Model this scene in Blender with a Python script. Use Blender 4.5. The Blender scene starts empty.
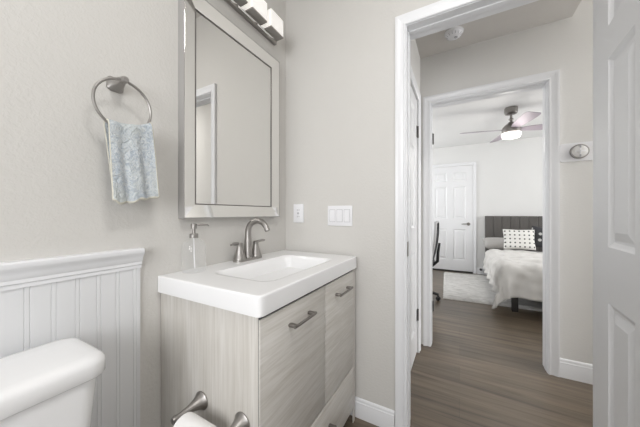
import bpy, bmesh, math, random
from mathutils import Vector, Matrix, noise
random.seed(4)
S = bpy.context.scene
COL = S.collection
PI = math.pi
R = math.radians

# ------------------------------------------------------------------ camera
CAMZ = 1.13
cd = bpy.data.cameras.new('camera'); cam = bpy.data.objects.new('camera', cd); COL.objects.link(cam)
cd.sensor_width = 36; cd.lens = 254/640*36; cd.clip_start = .02
cam.location = (0, 0, CAMZ); cam.rotation_euler = (R(90), 0, R(28.78))
S.camera = cam
# ------------------------------------------------------------------ world, lights, exposure
w = bpy.data.worlds.new('sky'); S.world = w; w.use_nodes = True
w.node_tree.nodes['Background'].inputs[0].default_value = (.80, .88, 1, 1)
w.node_tree.nodes['Background'].inputs[1].default_value = 1.0
S.view_settings.view_transform = 'Standard'; S.view_settings.look = 'None'
S.view_settings.gamma = 1; S.view_settings.use_curve_mapping = False
S.view_settings.exposure = 0.0

def area(name, loc, target, sx, sy, power, col=(1, 1, 1)):
    l = bpy.data.lights.new(name, 'AREA'); l.shape = 'RECTANGLE'; l.size = sx; l.size_y = sy
    l.energy = power; l.color = col
    o = bpy.data.objects.new(name, l); COL.objects.link(o); o.location = loc
    o.rotation_euler = (Vector(target)-Vector(loc)).to_track_quat('-Z', 'Z').to_euler()
    return o
# fill lights behind the panes of unseen windows added to brighten the rooms
area('fill_bathroom', (.1, -1.52, 1.55), (.1, 0, 1.55), 1.5, 1.2, 45, (1, 1, 1))
area('fill_bedroom', (3.12, 4.1, 1.5), (0, 4.1, 1.5), 1.7, 1.3, 68, (1, .99, .98))
area('fill_hall', (3.32, 1.9, 1.55), (0, 1.9, 1.55), .8, 1.2, 62, (1, 1, 1))
area('fill_bedroom_left', (-1.92, 4.3, 1.5), (0, 4.3, 1.5), 1.5, 1.3, 50, (1, 1, 1))
# fill lights at unseen ceiling lamps added to brighten bathroom and hall
area('fill_lamp_bathroom', (.25, .20, 2.67), (.25, .20, 0), .45, .45, 13.5, (1, .985, .965))
area('fill_lamp_hall', (2.0, 1.9, 2.67), (2.0, 1.9, 0), .4, .4, 12, (1, .985, .965))

# ------------------------------------------------------------------ materials
def mat(name, col, rough=.5, metal=0, **k):
    m = bpy.data.materials.new(name); m.use_nodes = True
    b = m.node_tree.nodes['Principled BSDF']
    b.inputs['Base Color'].default_value = (*col, 1); b.inputs['Roughness'].default_value = rough
    b.inputs['Metallic'].default_value = metal
    for a, v in k.items(): b.inputs[a.replace('_', ' ')].default_value = v
    return m
def nodes(m): return m.node_tree.nodes, m.node_tree.links, m.node_tree.nodes['Principled BSDF']
def coords(m, scale, kind='Object', rot=(0, 0, 0)):
    n, l, b = nodes(m); t = n.new('ShaderNodeTexCoord'); p = n.new('ShaderNodeMapping')
    p.inputs['Scale'].default_value = scale; p.inputs['Rotation'].default_value = rot
    l.new(t.outputs[kind], p.inputs[0]); return p.outputs[0]
def ntex(m, vec, scale=1, detail=3, rough=.5, dist=0):
    n, l, b = nodes(m); t = n.new('ShaderNodeTexNoise'); l.new(vec, t.inputs['Vector'])
    t.inputs['Scale'].default_value = scale; t.inputs['Detail'].default_value = detail
    t.inputs['Roughness'].default_value = rough; t.inputs['Distortion'].default_value = dist
    return t.outputs[0]
def ramp(m, fac, stops):
    n, l, b = nodes(m); r = n.new('ShaderNodeValToRGB'); l.new(fac, r.inputs[0])
    e = r.color_ramp.elements
    e[0].position, e[0].color = stops[0][0], (*stops[0][1], 1)
    e[1].position, e[1].color = stops[-1][0], (*stops[-1][1], 1)
    for p, c in stops[1:-1]:
        x = e.new(p); x.color = (*c, 1)
    return r.outputs[0]
def mix(m, fac, a, b_, mode='MIX'):
    n, l, b = nodes(m); x = n.new('ShaderNodeMix'); x.data_type = 'RGBA'; x.blend_type = mode
    if isinstance(fac, float): x.inputs[0].default_value = fac
    else: l.new(fac, x.inputs[0])
    for i, v in ((6, a), (7, b_)):
        if isinstance(v, tuple): x.inputs[i].default_value = (*v, 1)
        else: l.new(v, x.inputs[i])
    return x.outputs[2]
def bump(m, h, strength, dist):
    n, l, b = nodes(m); t = n.new('ShaderNodeBump'); t.inputs['Strength'].default_value = strength
    t.inputs['Distance'].default_value = dist; l.new(h, t.inputs['Height']); l.new(t.outputs[0], b.inputs['Normal'])
def base(m, c):
    n, l, b = nodes(m); l.new(c, b.inputs['Base Color'])

def paint(name, col, bs=.5, scale=95):
    m = mat(name, col, .65); v = coords(m, (1, 1, 1))
    h = ntex(m, v, scale, 2, .5, .3)
    h2 = ramp(m, h, [(.42, (0, 0, 0)), (.60, (1, 1, 1))])
    bump(m, h2, bs, .0022); return m
M_WALL = paint('wall_paint_greige', (.62, .605, .577), .17)
M_HALL = paint('wall_paint_hall', (.70, .69, .67), .10)
M_BED = paint('wall_paint_bedroom', (.72, .72, .71), .08)
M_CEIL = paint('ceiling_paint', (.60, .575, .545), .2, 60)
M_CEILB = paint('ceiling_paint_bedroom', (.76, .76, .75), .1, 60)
M_TRIM = mat('trim_paint', (.78, .785, .80), .32)
M_DOOR = mat('door_paint', (.76, .765, .775), .38)
M_BEAD = mat('beadboard_paint', (.70, .705, .715), .4)
M_PORC = mat('porcelain', (.84, .84, .845), .09)
M_SINK = mat('sink_ceramic', (.86, .86, .865), .12)
M_NICK = mat('brushed_nickel', (.37, .355, .34), .42, 1)
M_DKNICK = mat('dark_nickel', (.27, .255, .24), .38, 1)
M_CHROME = mat('chrome', (.75, .75, .75), .12, 1)
M_HINGE = mat('hinge_metal', (.13, .125, .12), .45, .8)
M_PLAST = mat('white_plastic', (.80, .80, .82), .35)
M_SLOT = mat('dark_slot', (.10, .10, .11), .5)
M_GREYP = mat('grey_plastic', (.42, .42, .44), .4)
M_SILV = mat('mirror_silver', (.80, .795, .78), .0, 1)
M_FRAME = mat('bevelled_mirror_frame', (.82, .815, .80), .08, 1)
M_BACKING = mat('mirror_edge', (.20, .19, .18), .35, .6)
M_SIDE = mat('silver_grey_edge', (.36, .35, .34), .45)
M_PAPER = mat('tissue_paper', (.85, .84, .83), .9)
M_CARD = mat('cardboard', (.45, .36, .27), .9)
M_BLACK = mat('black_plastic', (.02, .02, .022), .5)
M_DARKW = mat('dark_bed_frame', (.035, .032, .03), .5)
M_GREYMET = mat('grey_chair_frame', (.60, .60, .61), .4)
M_BLADE = mat('fan_blade_silver', (.40, .35, .40), .5, .2)

def fabric(name, col, bs=.4, sc=220, rough=.9):
    m = mat(name, col, rough); v = coords(m, (1, 1, 1))
    bump(m, ntex(m, v, sc, 2), bs, .003)
    m.node_tree.nodes['Principled BSDF'].inputs['Sheen Weight'].default_value = .2
    return m
M_COMF = fabric('comforter_cotton', (.64, .625, .60), .15, 60)
M_HEAD = fabric('headboard_fabric', (.105, .098, .092), .4, 300)
M_PIL = fabric('pillowcase_grey', (.40, .385, .37), .2, 100)
M_MESHB = fabric('chair_mesh_black', (.03, .03, .032), .5, 400)
def emit(name, col, st):
    m = mat(name, col, .4); b = m.node_tree.nodes['Principled BSDF']
    b.inputs['Emission Color'].default_value = (*col, 1); b.inputs['Emission Strength'].default_value = st
    return m
M_SHADE = emit('lit_frosted_shade', (1, .98, .95), .20)
M_FANL = emit('lit_fan_shade', (1, .97, .93), .9)
M_LAMP = emit('fill_lamp_diffuser', (1, .97, .93), 2.0)  # glow of the added, unseen ceiling lamps

def thin_glass(name, tint=(1, 1, 1), veil=.0):
    m = bpy.data.materials.new(name); m.use_nodes = True; n = m.node_tree.nodes; l = m.node_tree.links
    n.remove(n['Principled BSDF']); o = n['Material Output']
    t = n.new('ShaderNodeBsdfTransparent'); t.inputs[0].default_value = (*tint, 1)
    g = n.new('ShaderNodeBsdfGlossy'); g.inputs['Roughness'].default_value = .05
    f = n.new('ShaderNodeLayerWeight'); f.inputs[0].default_value = .5
    p = n.new('ShaderNodeMath'); p.operation = 'POWER'; l.new(f.outputs['Facing'], p.inputs[0]); p.inputs[1].default_value = 4
    q = n.new('ShaderNodeMath'); q.operation = 'MULTIPLY_ADD'; l.new(p.outputs[0], q.inputs[0]); q.inputs[1].default_value = .35; q.inputs[2].default_value = .03
    x = n.new('ShaderNodeMixShader'); l.new(q.outputs[0], x.inputs[0]); l.new(t.outputs[0], x.inputs[1]); l.new(g.outputs[0], x.inputs[2])
    d = n.new('ShaderNodeBsdfTranslucent'); d.inputs[0].default_value = (1, 1, 1, 1)
    d2 = n.new('ShaderNodeBsdfDiffuse'); d2.inputs[0].default_value = (.95, .95, .95, 1)
    dd = n.new('ShaderNodeMixShader'); dd.inputs[0].default_value = .5; l.new(d.outputs[0], dd.inputs[1]); l.new(d2.outputs[0], dd.inputs[2])
    y = n.new('ShaderNodeMixShader'); y.inputs[0].default_value = veil; l.new(x.outputs[0], y.inputs[1]); l.new(dd.outputs[0], y.inputs[2])
    l.new(y.outputs[0], o.inputs[0]); return m
M_PANE = thin_glass('window_glass')
M_BOTTLE = thin_glass('bottle_glass', (.99, .992, .992), .14)

# light greige wood, streaks along one axis
def wood(name, scale):
    m = mat(name, (.5, .5, .5), .42)
    a = ntex(m, coords(m, scale), 1, 4, .6, .4)
    b = ntex(m, coords(m, tuple(s*5 for s in scale)), 1, 3, .6, .2)
    c1 = ramp(m, a, [(.32, (.57, .545, .505)), (.5, (.63, .608, .572)), (.68, (.68, .66, .63))])
    c2 = ramp(m, b, [(.35, (.83, .815, .79)), (.60, (1, 1, 1))])
    base(m, mix(m, .7, c1, c2, 'MULTIPLY')); return m
M_WOODV = wood('greige_wood_upright', (26, 26, .9))
M_WOODH = wood('greige_wood_level', (26, 1.6, 26))
# floor planks along X
def planks():
    m = mat('floor_planks', (.2, .17, .14), .30)
    n, l, b = nodes(m)
    v = coords(m, (1, 1, 1))
    br = n.new('ShaderNodeTexBrick'); l.new(v, br.inputs['Vector'])
    br.inputs['Scale'].default_value = 1; br.inputs['Brick Width'].default_value = 1.22; br.inputs['Row Height'].default_value = .178
    br.inputs['Mortar Size'].default_value = .0013; br.inputs['Mortar Smooth'].default_value = .3; br.offset = .37
    br.inputs['Color1'].default_value = (.140, .109, .077, 1); br.inputs['Color2'].default_value = (.108, .085, .062, 1)
    br.inputs['Mortar'].default_value = (.090, .070, .052, 1)
    g = ntex(m, coords(m, (1.3, 26, 1)), 1, 5, .65, .5)
    g1 = ramp(m, g, [(.30, (.50, .48, .46)), (.50, (1, 1, 1)), (.72, (1.45, 1.45, 1.45))])
    g2 = ntex(m, coords(m, (.7, 3.5, 1)), 1, 2)
    g3 = ramp(m, g2, [(.3, (.78, .78, .78)), (.7, (1.15, 1.15, 1.15))])
    c = mix(m, 1.0, br.outputs[0], g1, 'MULTIPLY'); c = mix(m, 1.0, c, g3, 'MULTIPLY'); base(m, c)
    bump(m, g, .12, .002); return m
M_FLOOR = planks()
# towel: pale blue ground with cream-white sprigs
def towel_mat():
    m = mat('patterned_terry', (.6, .7, .8), .95); v = coords(m, (1, 1, 1))
    n, l, b = nodes(m)
    a = ntex(m, v, 42, 3, .6, 2.2)
    line = ramp(m, a, [(.38, (.42, .47, .52)), (.47, (.46, .51, .56)), (.52, (.62, .64, .64)), (.62, (.49, .54, .585))])
    w_ = ntex(m, v, 9, 2)
    base(m, mix(m, ramp(m, w_, [(.42, (0, 0, 0)), (.66, (.85, .85, .85))]), line, (.55, .58, .57)))
    bump(m, ntex(m, v, 50, 3, .6, 2.0), 1.0, .007); return m
M_TOWEL = towel_mat()
M_TOWELB = fabric('cream_towel_hem', (.62, .60, .52), .5, 300)
def dots(name, ground, ink, sc, thr, turn=0):
    m = mat(name, ground, .9); n, l, b = nodes(m)
    t = n.new('ShaderNodeTexCoord'); s = n.new('ShaderNodeSeparateXYZ'); c = n.new('ShaderNodeCombineXYZ')
    l.new(t.outputs['Object'], s.inputs[0]); l.new(s.outputs[0], c.inputs[0]); l.new(s.outputs[1], c.inputs[1])
    v = n.new('ShaderNodeTexVoronoi'); v.voronoi_dimensions = '2D'; v.inputs['Randomness'].default_value = turn
    v.inputs['Scale'].default_value = sc; l.new(c.outputs[0], v.inputs['Vector'])
    f = ramp(m, v.outputs['Distance'], [(thr-.02, (0, 0, 0)), (thr+.02, (1, 1, 1))])
    base(m, mix(m, f, ink, ground)); return m
M_DOTS = dots('dotted_pillow_fabric', (.78, .77, .74), (.03, .03, .03), 16.5, .19)
M_DARKP = dots('dark_pillow_fabric', (.045, .045, .05), (.55, .55, .53), 9, .20, .8)
def shag():
    m = mat('shag_pile', (.66, .65, .63), .95); v = coords(m, (1, 1, 1))
    bump(m, ntex(m, coords(m, (14, 40, 1)), 1, 4, .7, 1.0), 1.0, .02)
    a = ntex(m, coords(m, (7, 20, 1)), 1, 3, .6, .8)
    base(m, ramp(m, a, [(.3, (.52, .51, .49)), (.6, (.72, .71, .69))])); return m
M_SHAG = shag()

# ------------------------------------------------------------------ mesh helpers (verts in world coordinates)
class MB:
    def __init__(s): s.bm = bmesh.new()
    def _take(s, o, M=None):
        me = bpy.data.meshes.new('tmp'); o.to_mesh(me); o.free()
        if M is not None: me.transform(M)
        s.bm.from_mesh(me); bpy.data.meshes.remove(me); return s
    def box(s, lo, hi, bev=0, seg=2, M=None):
        b = bmesh.new(); bmesh.ops.create_cube(b, size=1)
        for v in b.verts: v.co = Vector([(lo[i]+hi[i])/2 + v.co[i]*(hi[i]-lo[i]) for i in range(3)])
        if bev: bmesh.ops.bevel(b, geom=b.edges[:], offset=bev, segments=seg, affect='EDGES', profile=.5)
        return s._take(b, M)
    def loft(s, rings, cap=True, closed=True, M=None):
        b = bmesh.new(); L = [[b.verts.new(p) for p in r] for r in rings]
        n = len(rings[0])
        for i in range(len(L)-1):
            for j in range(n if closed else n-1):
                k = (j+1) % n
                b.faces.new((L[i][j], L[i][k], L[i+1][k], L[i+1][j]))
        if cap and closed:
            b.faces.new(L[0][::-1]); b.faces.new(L[-1])
        bmesh.ops.recalc_face_normals(b, faces=b.faces[:])
        return s._take(b, M)
    def lathe(s, prof, at=(0, 0, 0), axis=(0, 0, 1), n=28, sx=1, sy=1):
        q = Vector((0, 0, 1)).rotation_difference(Vector(axis)).to_matrix().to_4x4()
        M = Matrix.Translation(at) @ q
        rings = [[(max(r, 1e-5)*math.cos(2*PI*j/n)*sx, max(r, 1e-5)*math.sin(2*PI*j/n)*sy, z) for j in range(n)] for r, z in prof]
        return s.loft(rings, True, True, M)
    def tube(s, pts, r, n=12, close=False, flat=1):
        P = [Vector(p) for p in pts]; m = len(P); rings = []
        T0 = None; N = None
        for i in range(m):
            a = P[(i-1) % m] if (close or i) else P[0]; c = P[(i+1) % m] if (close or i < m-1) else P[-1]
            T = (c-a).normalized()
            if N is None:
                N = T.orthogonal().normalized()
            else:
                N = T0.rotation_difference(T) @ N
                N = (N - T*N.dot(T)).normalized()
            T0 = T; B = T.cross(N)
            ri = r[i] if isinstance(r, (list, tuple)) else r
            rings.append([P[i] + (N*math.cos(2*PI*j/n) + B*math.sin(2*PI*j/n)*flat)*ri for j in range(n)])
        if close: rings.append(rings[0])
        s.loft(rings, not close)
        if close: bmesh.ops.remove_doubles(s.bm, verts=s.bm.verts[:], dist=1e-6)
        return s
    def quads(s, qs):
        for q in qs: s.bm.faces.new([s.bm.verts.new(p) for p in q])
        return s
    def build(s, name, m, parent=None, kind=None, smooth=35):
        me = bpy.data.meshes.new(name); s.bm.normal_update(); s.bm.to_mesh(me); s.bm.free()
        o = bpy.data.objects.new(name, me); COL.objects.link(o); me.materials.append(m)
        if smooth:
            me.shade_smooth(); me.set_sharp_from_angle(angle=R(smooth))
        if parent is not None:
            root = parent
            while root.parent is not None: root = root.parent
            me.transform(root.matrix_basis.inverted())
            o.parent = parent
        else:
            if me.vertices and kind != 'structure':
                xs = [v.co for v in me.vertices]
                c = Vector(((min(v.x for v in xs)+max(v.x for v in xs))/2, (min(v.y for v in xs)+max(v.y for v in xs))/2, min(v.z for v in xs)))
                me.transform(Matrix.Translation(-c)); o.location = c
        if kind: o['kind'] = kind
        return o
def tag(o, label, cat, group=None):
    o['label'] = label; o['category'] = cat
    if group: o['group'] = group
    return o
def thing(name, loc, label, cat, group=None, rz=0):
    o = bpy.data.objects.new(name, None); COL.objects.link(o); o.location = loc; o.rotation_euler = (0, 0, rz)
    o.empty_display_size = .1
    o.matrix_basis = Matrix.Translation(loc) @ Matrix.Rotation(rz, 4, 'Z')
    return tag(o, label, cat, group)
def bx(name, lo, hi, m, parent=None, bev=0, kind=None):
    return MB().box(lo, hi, bev).build(name, m, parent, kind)
def rrect(cx, cy, hx, hy, r, z, n=6):
    out = []
    for sx, sy, a0 in ((1, 1, 0), (-1, 1, 90), (-1, -1, 180), (1, -1, 270)):
        for i in range(n+1):
            a = R(a0+90*i/n); out.append((cx+sx*(hx-r)+r*math.cos(a), cy+sy*(hy-r)+r*math.sin(a), z))
    return out
def duplicate(root, shift, label=None):
    def cp(o, par):
        c = o.copy(); COL.objects.link(c); c.parent = par
        for ch in [x for x in o.children]: cp(ch, c)
        return c
    c = cp(root, None); c.location = Vector(root.location)+Vector(shift)
    if label: c['label'] = label
    return c

# ------------------------------------------------------------------ the setting
XA, YB = -.995, 1.345          # bathroom mirror wall, doorway wall
YB2 = YB+.114
YC, YC2 = 2.35, 2.464        # hall wall with the bedroom doorway
XH = -.299                    # left end of the hall
YD = 5.60                     # far wall of the bedroom
XR = 1.25; YK = -1.35         # right and back wall of the bathroom
H = 2.44; HB = 2.74; HH = 2.475
DL, DR, DT = -.238, .486, 2.085     # bathroom doorway
CL, CR, CT = -.2155, .549, 2.068   # bedroom doorway
def wallbox(name, boxes, m):
    b = MB()
    for lo, hi in boxes: b.box(lo, hi)
    return b.build(name, m, None, 'structure', 0)
wallbox('floor', [((-3, YK-.3, -.1), (3.6, YD+.3, 0))], M_FLOOR)
wallbox('wall_left', [((XA-.1, YK-.1, 0), (XA, YB, HB))], M_WALL)
wallbox('wall_front', [((XA-.1, YB, 0), (DL, YB2, 3)), ((DR, YB, 0), (XR+.1, YB2, 3)), ((DL, YB, DT), (DR, YB2, 3))], M_WALL)
wallbox('wall_right', [((XR, YK-.1, 0), (XR+.1, YB, HB))], M_WALL)
wx0, wx1, wz0, wz1 = -.65, .85, .95, 2.15
wallbox('wall_back', [((XA, YK-.1, 0), (wx0, YK, HB)), ((wx1, YK-.1, 0), (XR, YK, HB)), ((wx0, YK-.1, 0), (wx1, YK, wz0)), ((wx0, YK-.1, wz1), (wx1, YK, HB))], M_WALL)
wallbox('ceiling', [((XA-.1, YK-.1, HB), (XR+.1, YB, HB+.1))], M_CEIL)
# hall
wallbox('wall_hall_left', [((XH-.1, YB2, 0), (XH, 1.53, HH)), ((XH-.1, 2.19, 0), (XH, YC, HH)), ((XH-.1, 1.53, 2.05), (XH, 2.19, HH))], M_HALL)
wallbox('wall_closet', [((XH-.5, YB2-.0, 0), (XH-.45, YC, HH))], M_HALL)
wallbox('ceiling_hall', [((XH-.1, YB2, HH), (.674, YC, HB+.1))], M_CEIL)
wallbox('ceiling_hall_high', [((.674, YB2, HB), (3.35, YC, HB+.1))], M_HALL)
wallbox('wall_hall_front', [((-1.9, YC, 0), (CL, YC2, 3)), ((CR, YC, 0), (3.35, YC2, 3)), ((CL, YC, CT), (CR, YC2, 3))], M_HALL)
wallbox('wall_hall_back', [((XR+.1, YB2-.1, 0), (3.35, YB2, 3))], M_HALL)
wallbox('wall_hall_right', [((3.2, YB2, 0), (3.3, 1.5, 3)), ((3.2, 2.26, 0), (3.3, YC, 3)), ((3.2, 1.5, 0), (3.3, 2.26, .95)), ((3.2, 1.5, 2.15), (3.3, 2.26, 3))], M_HALL)
# bedroom
wallbox('wall_bedroom_front', [((-1.9, YD, 0), (3.1, YD+.1, H))], M_BED)
wallbox('wall_bedroom_left', [((-1.9, YC2, 0), (-1.8, 3.5, H)), ((-1.9, 5.1, 0), (-1.8, YD, H)), ((-1.9, 3.5, 0), (-1.8, 5.1, .85)), ((-1.9, 3.5, 2.15), (-1.8, 5.1, H))], M_BED)
wallbox('wall_bedroom_right', [((3.0, YC2, 0), (3.1, 3.25, H)), ((3.0, 4.95, 0), (3.1, YD, H)), ((3.0, 3.25, 0), (3.1, 4.95, .85)), ((3.0, 3.25, 2.15), (3.1, 4.95, H))], M_BED)
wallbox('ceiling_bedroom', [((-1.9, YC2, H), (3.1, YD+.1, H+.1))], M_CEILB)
def fill_window(name, a, b_, axis):
    # a, b_ opposite corners of the opening; axis = the thin axis
    o = MB()
    t = .04
    def bar(lo, hi): o.box(lo, hi, .004)
    lo, hi = Vector(a), Vector(b_)
    other = 0 if axis == 1 else 1
    def piece(u0, u1, z0, z1):
        l = [0, 0, z0]; h = [0, 0, z1]; l[axis] = lo[axis]; h[axis] = hi[axis]; l[other] = u0; h[other] = u1; bar(l, h)
    U0, U1, Z0, Z1 = lo[other], hi[other], lo[2], hi[2]
    piece(U0, U0+t, Z0, Z1); piece(U1-t, U1, Z0, Z1); piece(U0+t, U1-t, Z0, Z0+t); piece(U0+t, U1-t, Z1-t, Z1)
    mid = (U0+U1)/2; piece(mid-t/2, mid+t/2, Z0+t, Z1-t)
    w_ = o.build(name, M_TRIM, None, 'structure')
    m_ = (lo[axis]+hi[axis])/2
    l = [0, 0, Z0+t]; h = [0, 0, Z1-t]; l[axis] = m_-.003; h[axis] = m_+.003; l[other] = U0+t; h[other] = U1-t
    bx('pane', l, h, M_PANE, w_)
fill_window('fill_window_1', (wx0, YK-.09, wz0), (wx1, YK-.03, wz1), 1)  # unseen windows, added so fill light enters bathroom, bedroom and hall
fill_window('fill_window_2', (3.02, 3.25, .85), (3.08, 4.95, 2.15), 0)
fill_window('fill_window_4', (-1.88, 3.5, .85), (-1.82, 5.1, 2.15), 0)
fill_window('fill_window_3', (3.22, 1.5, .95), (3.28, 2.26, 2.15), 0)

# casings: a mitred sweep of a stepped profile around an opening
CAS = [(0, 0), (0, .011), (.004, .014), (.010, .014), (.014, .010), (.026, .012), (.038, .016), (.046, .019), (.057, .019), (.057, 0)]
def casing(name, u0, u1, top, plane, axis, side, m=M_TRIM, wd=1.0, parent=None):
    # axis 'y': the wall is y=plane and u is x; axis 'x': the wall is x=plane and u is y. side = direction the casing stands proud
    rings = []
    path = [(u0, 0, -1, 0), (u0, top, -1, 1), (u1, top, 1, 1), (u1, 0, 1, 0)]
    for u, z, du, dz in path:
        ring = []
        for w_, d in CAS:
            uu = u+du*w_*wd; zz = z+dz*w_*wd; dd = plane+side*d
            ring.append((uu, dd, zz) if axis == 'y' else (dd, uu, zz))
        rings.append(ring)
    return MB().loft(rings).build(name, m, parent, None if parent else 'structure', 25)
casing('trim_1', DL, DR, DT, YB, 'y', -1, wd=.9)
casing('trim_2', DL, DR, DT, YB2, 'y', 1)
casing('trim_3', CL, CR, CT, YC, 'y', -1)
casing('trim_4', CL, CR, CT, YC2, 'y', 1)
casing('trim_5', 1.53, 2.19, 2.05, XH, 'x', 1)
def jamb(name, u0, u1, top, p0, p1, t=.010, stop=None, e=.011):
    b = MB()
    b.box((u0, p0, 0), (u0+t, p1, top)).box((u1-t, p0, 0), (u1, p1, top)).box((u0+t, p0, top-t), (u1-t, p1, top))
    s0, s1 = stop
    b.box((u0+t, s0, 0), (u0+t+e, s1, top-t), .002).box((u1-t-e, s0, 0), (u1-t, s1, top-t), .002).box((u0+t+e, s0, top-t-e), (u1-t-e, s1, top-t), .002)
    return b.build(name, M_TRIM, None, 'structure')
j1 = jamb('trim_6', DL-.004, DR+.004, DT+.004, YB-.004, YB2+.004, .007, (YB+.04, YB+.075), .006)
# strike plate on the latch-side jamb
b = MB(); b.box((DL+.0032, YB+.006, .91), (DL+.006, YB+.034, .985), .001)
b.build('strike_plate', M_DKNICK, j1)
j2 = jamb('trim_7', CL-.004, CR+.004, CT+.004, YC-.004, YC2+.004, .008, (YC+.03, YC2-.045), .003)
def hinge(x, y, z, parent, ax):
    b = MB()
    if ax == 'y': b.box((x, y-.028, z-.045), (x+.003, y, z+.045), .0008)
    else: b.box((x, y-.03, z-.045), (x+.003, y+.004, z+.045), .0008)
    b.lathe([(.006, -.047), (.0065, -.045), (.0065, .045), (.006, .047)], (x+.006, y, z), n=12)
    return b.build('hinge', M_HINGE, parent)
for z in (1.79, .31): hinge(CL+.0042, YC2-.006, z, j2, 'y')

BPROF = [(0, 0), (.014, 0), (.014, .075), (.012, .082), (.012, .092), (.009, .096), (.008, .108), (.004, .114), (0, .116)]
def baseboard(name, p0, p1, nrm, h=1.0):
    p0, p1, n_ = Vector((*p0, 0)), Vector((*p1, 0)), Vector((*nrm, 0))
    rings = [[p+n_*d+Vector((0, 0, z*h)) for d, z in BPROF] for p in (p0, p1)]
    return MB().loft(rings).build(name, M_TRIM, None, 'structure', 25)
baseboard('baseboard_front', (XA, YB), (DL-.057, YB), (0, -1), .90)
baseboard('baseboard_right', (XR, YK), (XR, YB), (-1, 0))
baseboard('baseboard_hall', (CR+.057, YC), (3.2, YC), (0, -1), 1.10)
baseboard('baseboard_bedroom', (.282, YD), (3.0, YD), (0, -1))
baseboard('baseboard_bedroom_left', (-1.8, YC2), (-1.8, YD), (1, 0))

# six-panel door, local: x 0..w along the leaf, y 0 (front) .. t (back), z up
def door_mesh(wd, ht, th, M, rows=((.20, .825), (1.008, 1.626), (1.735, 1.93)), st=.112, mul=.10):
    b = MB(); pw = (wd-2*st-mul)/2
    cols = [(st, st+pw), (st+pw+mul, wd-st)]
    xs = sorted({0, wd, *[c for p in cols for c in p]}); zs = sorted({0, ht, *[c for p in rows for c in p]})
    qs = []
    for yf, s in ((0, 1), (th, -1)):
        for i in range(len(xs)-1):
            for j in range(len(zs)-1):
                x0, x1, z0, z1 = xs[i], xs[i+1], zs[j], zs[j+1]
                if (x0, x1) in cols and (z0, z1) in rows:
                    rects = [(0, 0), (.006, .004), (.016, .009), (.024, .009), (.050, .002)]
                    def rc(k):
                        o, d = rects[k]; y = yf+s*d
                        return [(x0+o, y, z0+o), (x1-o, y, z0+o), (x1-o, y, z1-o), (x0+o, y, z1-o)]
                    for k in range(len(rects)-1):
                        A, B = rc(k), rc(k+1)
                        for e in range(4):
                            q = [A[e], A[(e+1) % 4], B[(e+1) % 4], B[e]]; qs.append(q if s > 0 else q[::-1])
                    q = rc(len(rects)-1); qs.append(q if s > 0 else q[::-1])
                else:
                    q = [(x0, yf, z0), (x1, yf, z0), (x1, yf, z1), (x0, yf, z1)]; qs.append(q if s > 0 else q[::-1])
    for x in (0, wd):
        q = [(x, 0, 0), (x, th, 0), (x, th, ht), (x, 0, ht)]; qs.append(q[::-1] if x == 0 else q)
    for z in (0, ht):
        q = [(0, 0, z), (wd, 0, z), (wd, th, z), (0, th, z)]; qs.append(q if z else q[::-1])
    b.quads(qs); bmesh.ops.transform(b.bm, matrix=M, verts=b.bm.verts[:]); return b
# bathroom door, swung open into the bathroom: front face towards the camera side (-X)
ux = Vector((-.088, -.9961, 0)).normalized()             # from hinge to free edge
uy = Vector((-ux.y, ux.x, 0)) * 1.0                      # thickness direction, +X
Md = Matrix(((ux.x, uy.x, 0, .438), (ux.y, uy.y, 0, 1.300), (0, 0, 1, .012), (0, 0, 0, 1)))
d1 = door_mesh(.70, 2.03, .035, Md).build('door_1', M_DOOR, None, 'structure', 0)
def knob_part(pos, nrm, parent, name='door_knob'):
    MB().lathe([(.032, 0), (.032, .004), (.028, .008), (.012, .012), (.011, .030), (.018, .038), (.027, .048), (.028, .058), (.022, .068), (.0, .071)], pos, nrm).build(name, M_NICK, parent)
kp = Vector((.433, 1.30, 0))+ux*.64; kp.z = .96
knob_part(kp, (-uy.x, -uy.y, 0), d1); knob_part(kp+uy*.035, uy, d1)
for z in (.25, 1.8):
    MB().lathe([(.007, -.045), (.007, .045)], (.433+.040, 1.307, z), n=12).build('hinge', M_HINGE, d1)
# closet door at the left end of the hall, faces +X
Md = Matrix(((0, -1, 0, XH-.004), (1, 0, 0, 1.536), (0, 0, 1, .012), (0, 0, 0, 1)))
d2 = door_mesh(.648, 2.03, .035, Md).build('door_2', M_DOOR, None, 'structure', 0)
for z in (1.79, .31): hinge(XH-.003, 2.188, z, d2, 'x')
MB().lathe([(.010, 0), (.006, .004), (.006, .012), (.013, .018), (.013, .024), (.008, .028), (0, .029)], (XH-.004, 1.565, .96), (1, 0, 0), 16).build('door_knob', M_DKNICK, d2)
# bedroom door in the far wall, faces -Y
Md = Matrix(((1, 0, 0, -.545), (0, 1, 0, YD-.012), (0, 0, 1, .03), (0, 0, 0, 1)))
d3 = door_mesh(.76, 2.01, .035, Md, rows=((.20, .80), (1.0, 1.62), (1.725, 1.90)), st=.11, mul=.11).build('door_3', M_DOOR, None, 'structure', 0)
casing('trim_8', -.551, .219, 2.05, YD, 'y', -1)
bx('door_gap_shadow', (-.551, YD-.016, 0), (.219, YD-.0005, .022), M_BLACK, None, 0, 'structure')   # black strip standing in for the shadow gap under the door
b = MB().lathe([(.03, 0), (.03, .006), (.012, .010), (.011, .045)], (.148, YD-.012, .93), (0, -1, 0), n=20)
b.tube([(.155, YD-.057, .93), (.12, YD-.060, .932), (.06, YD-.058, .930), (.035, YD-.054, .926)], [.010, .009, .008, .006])
b.build('lever_handle', M_DKNICK, d3)

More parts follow.
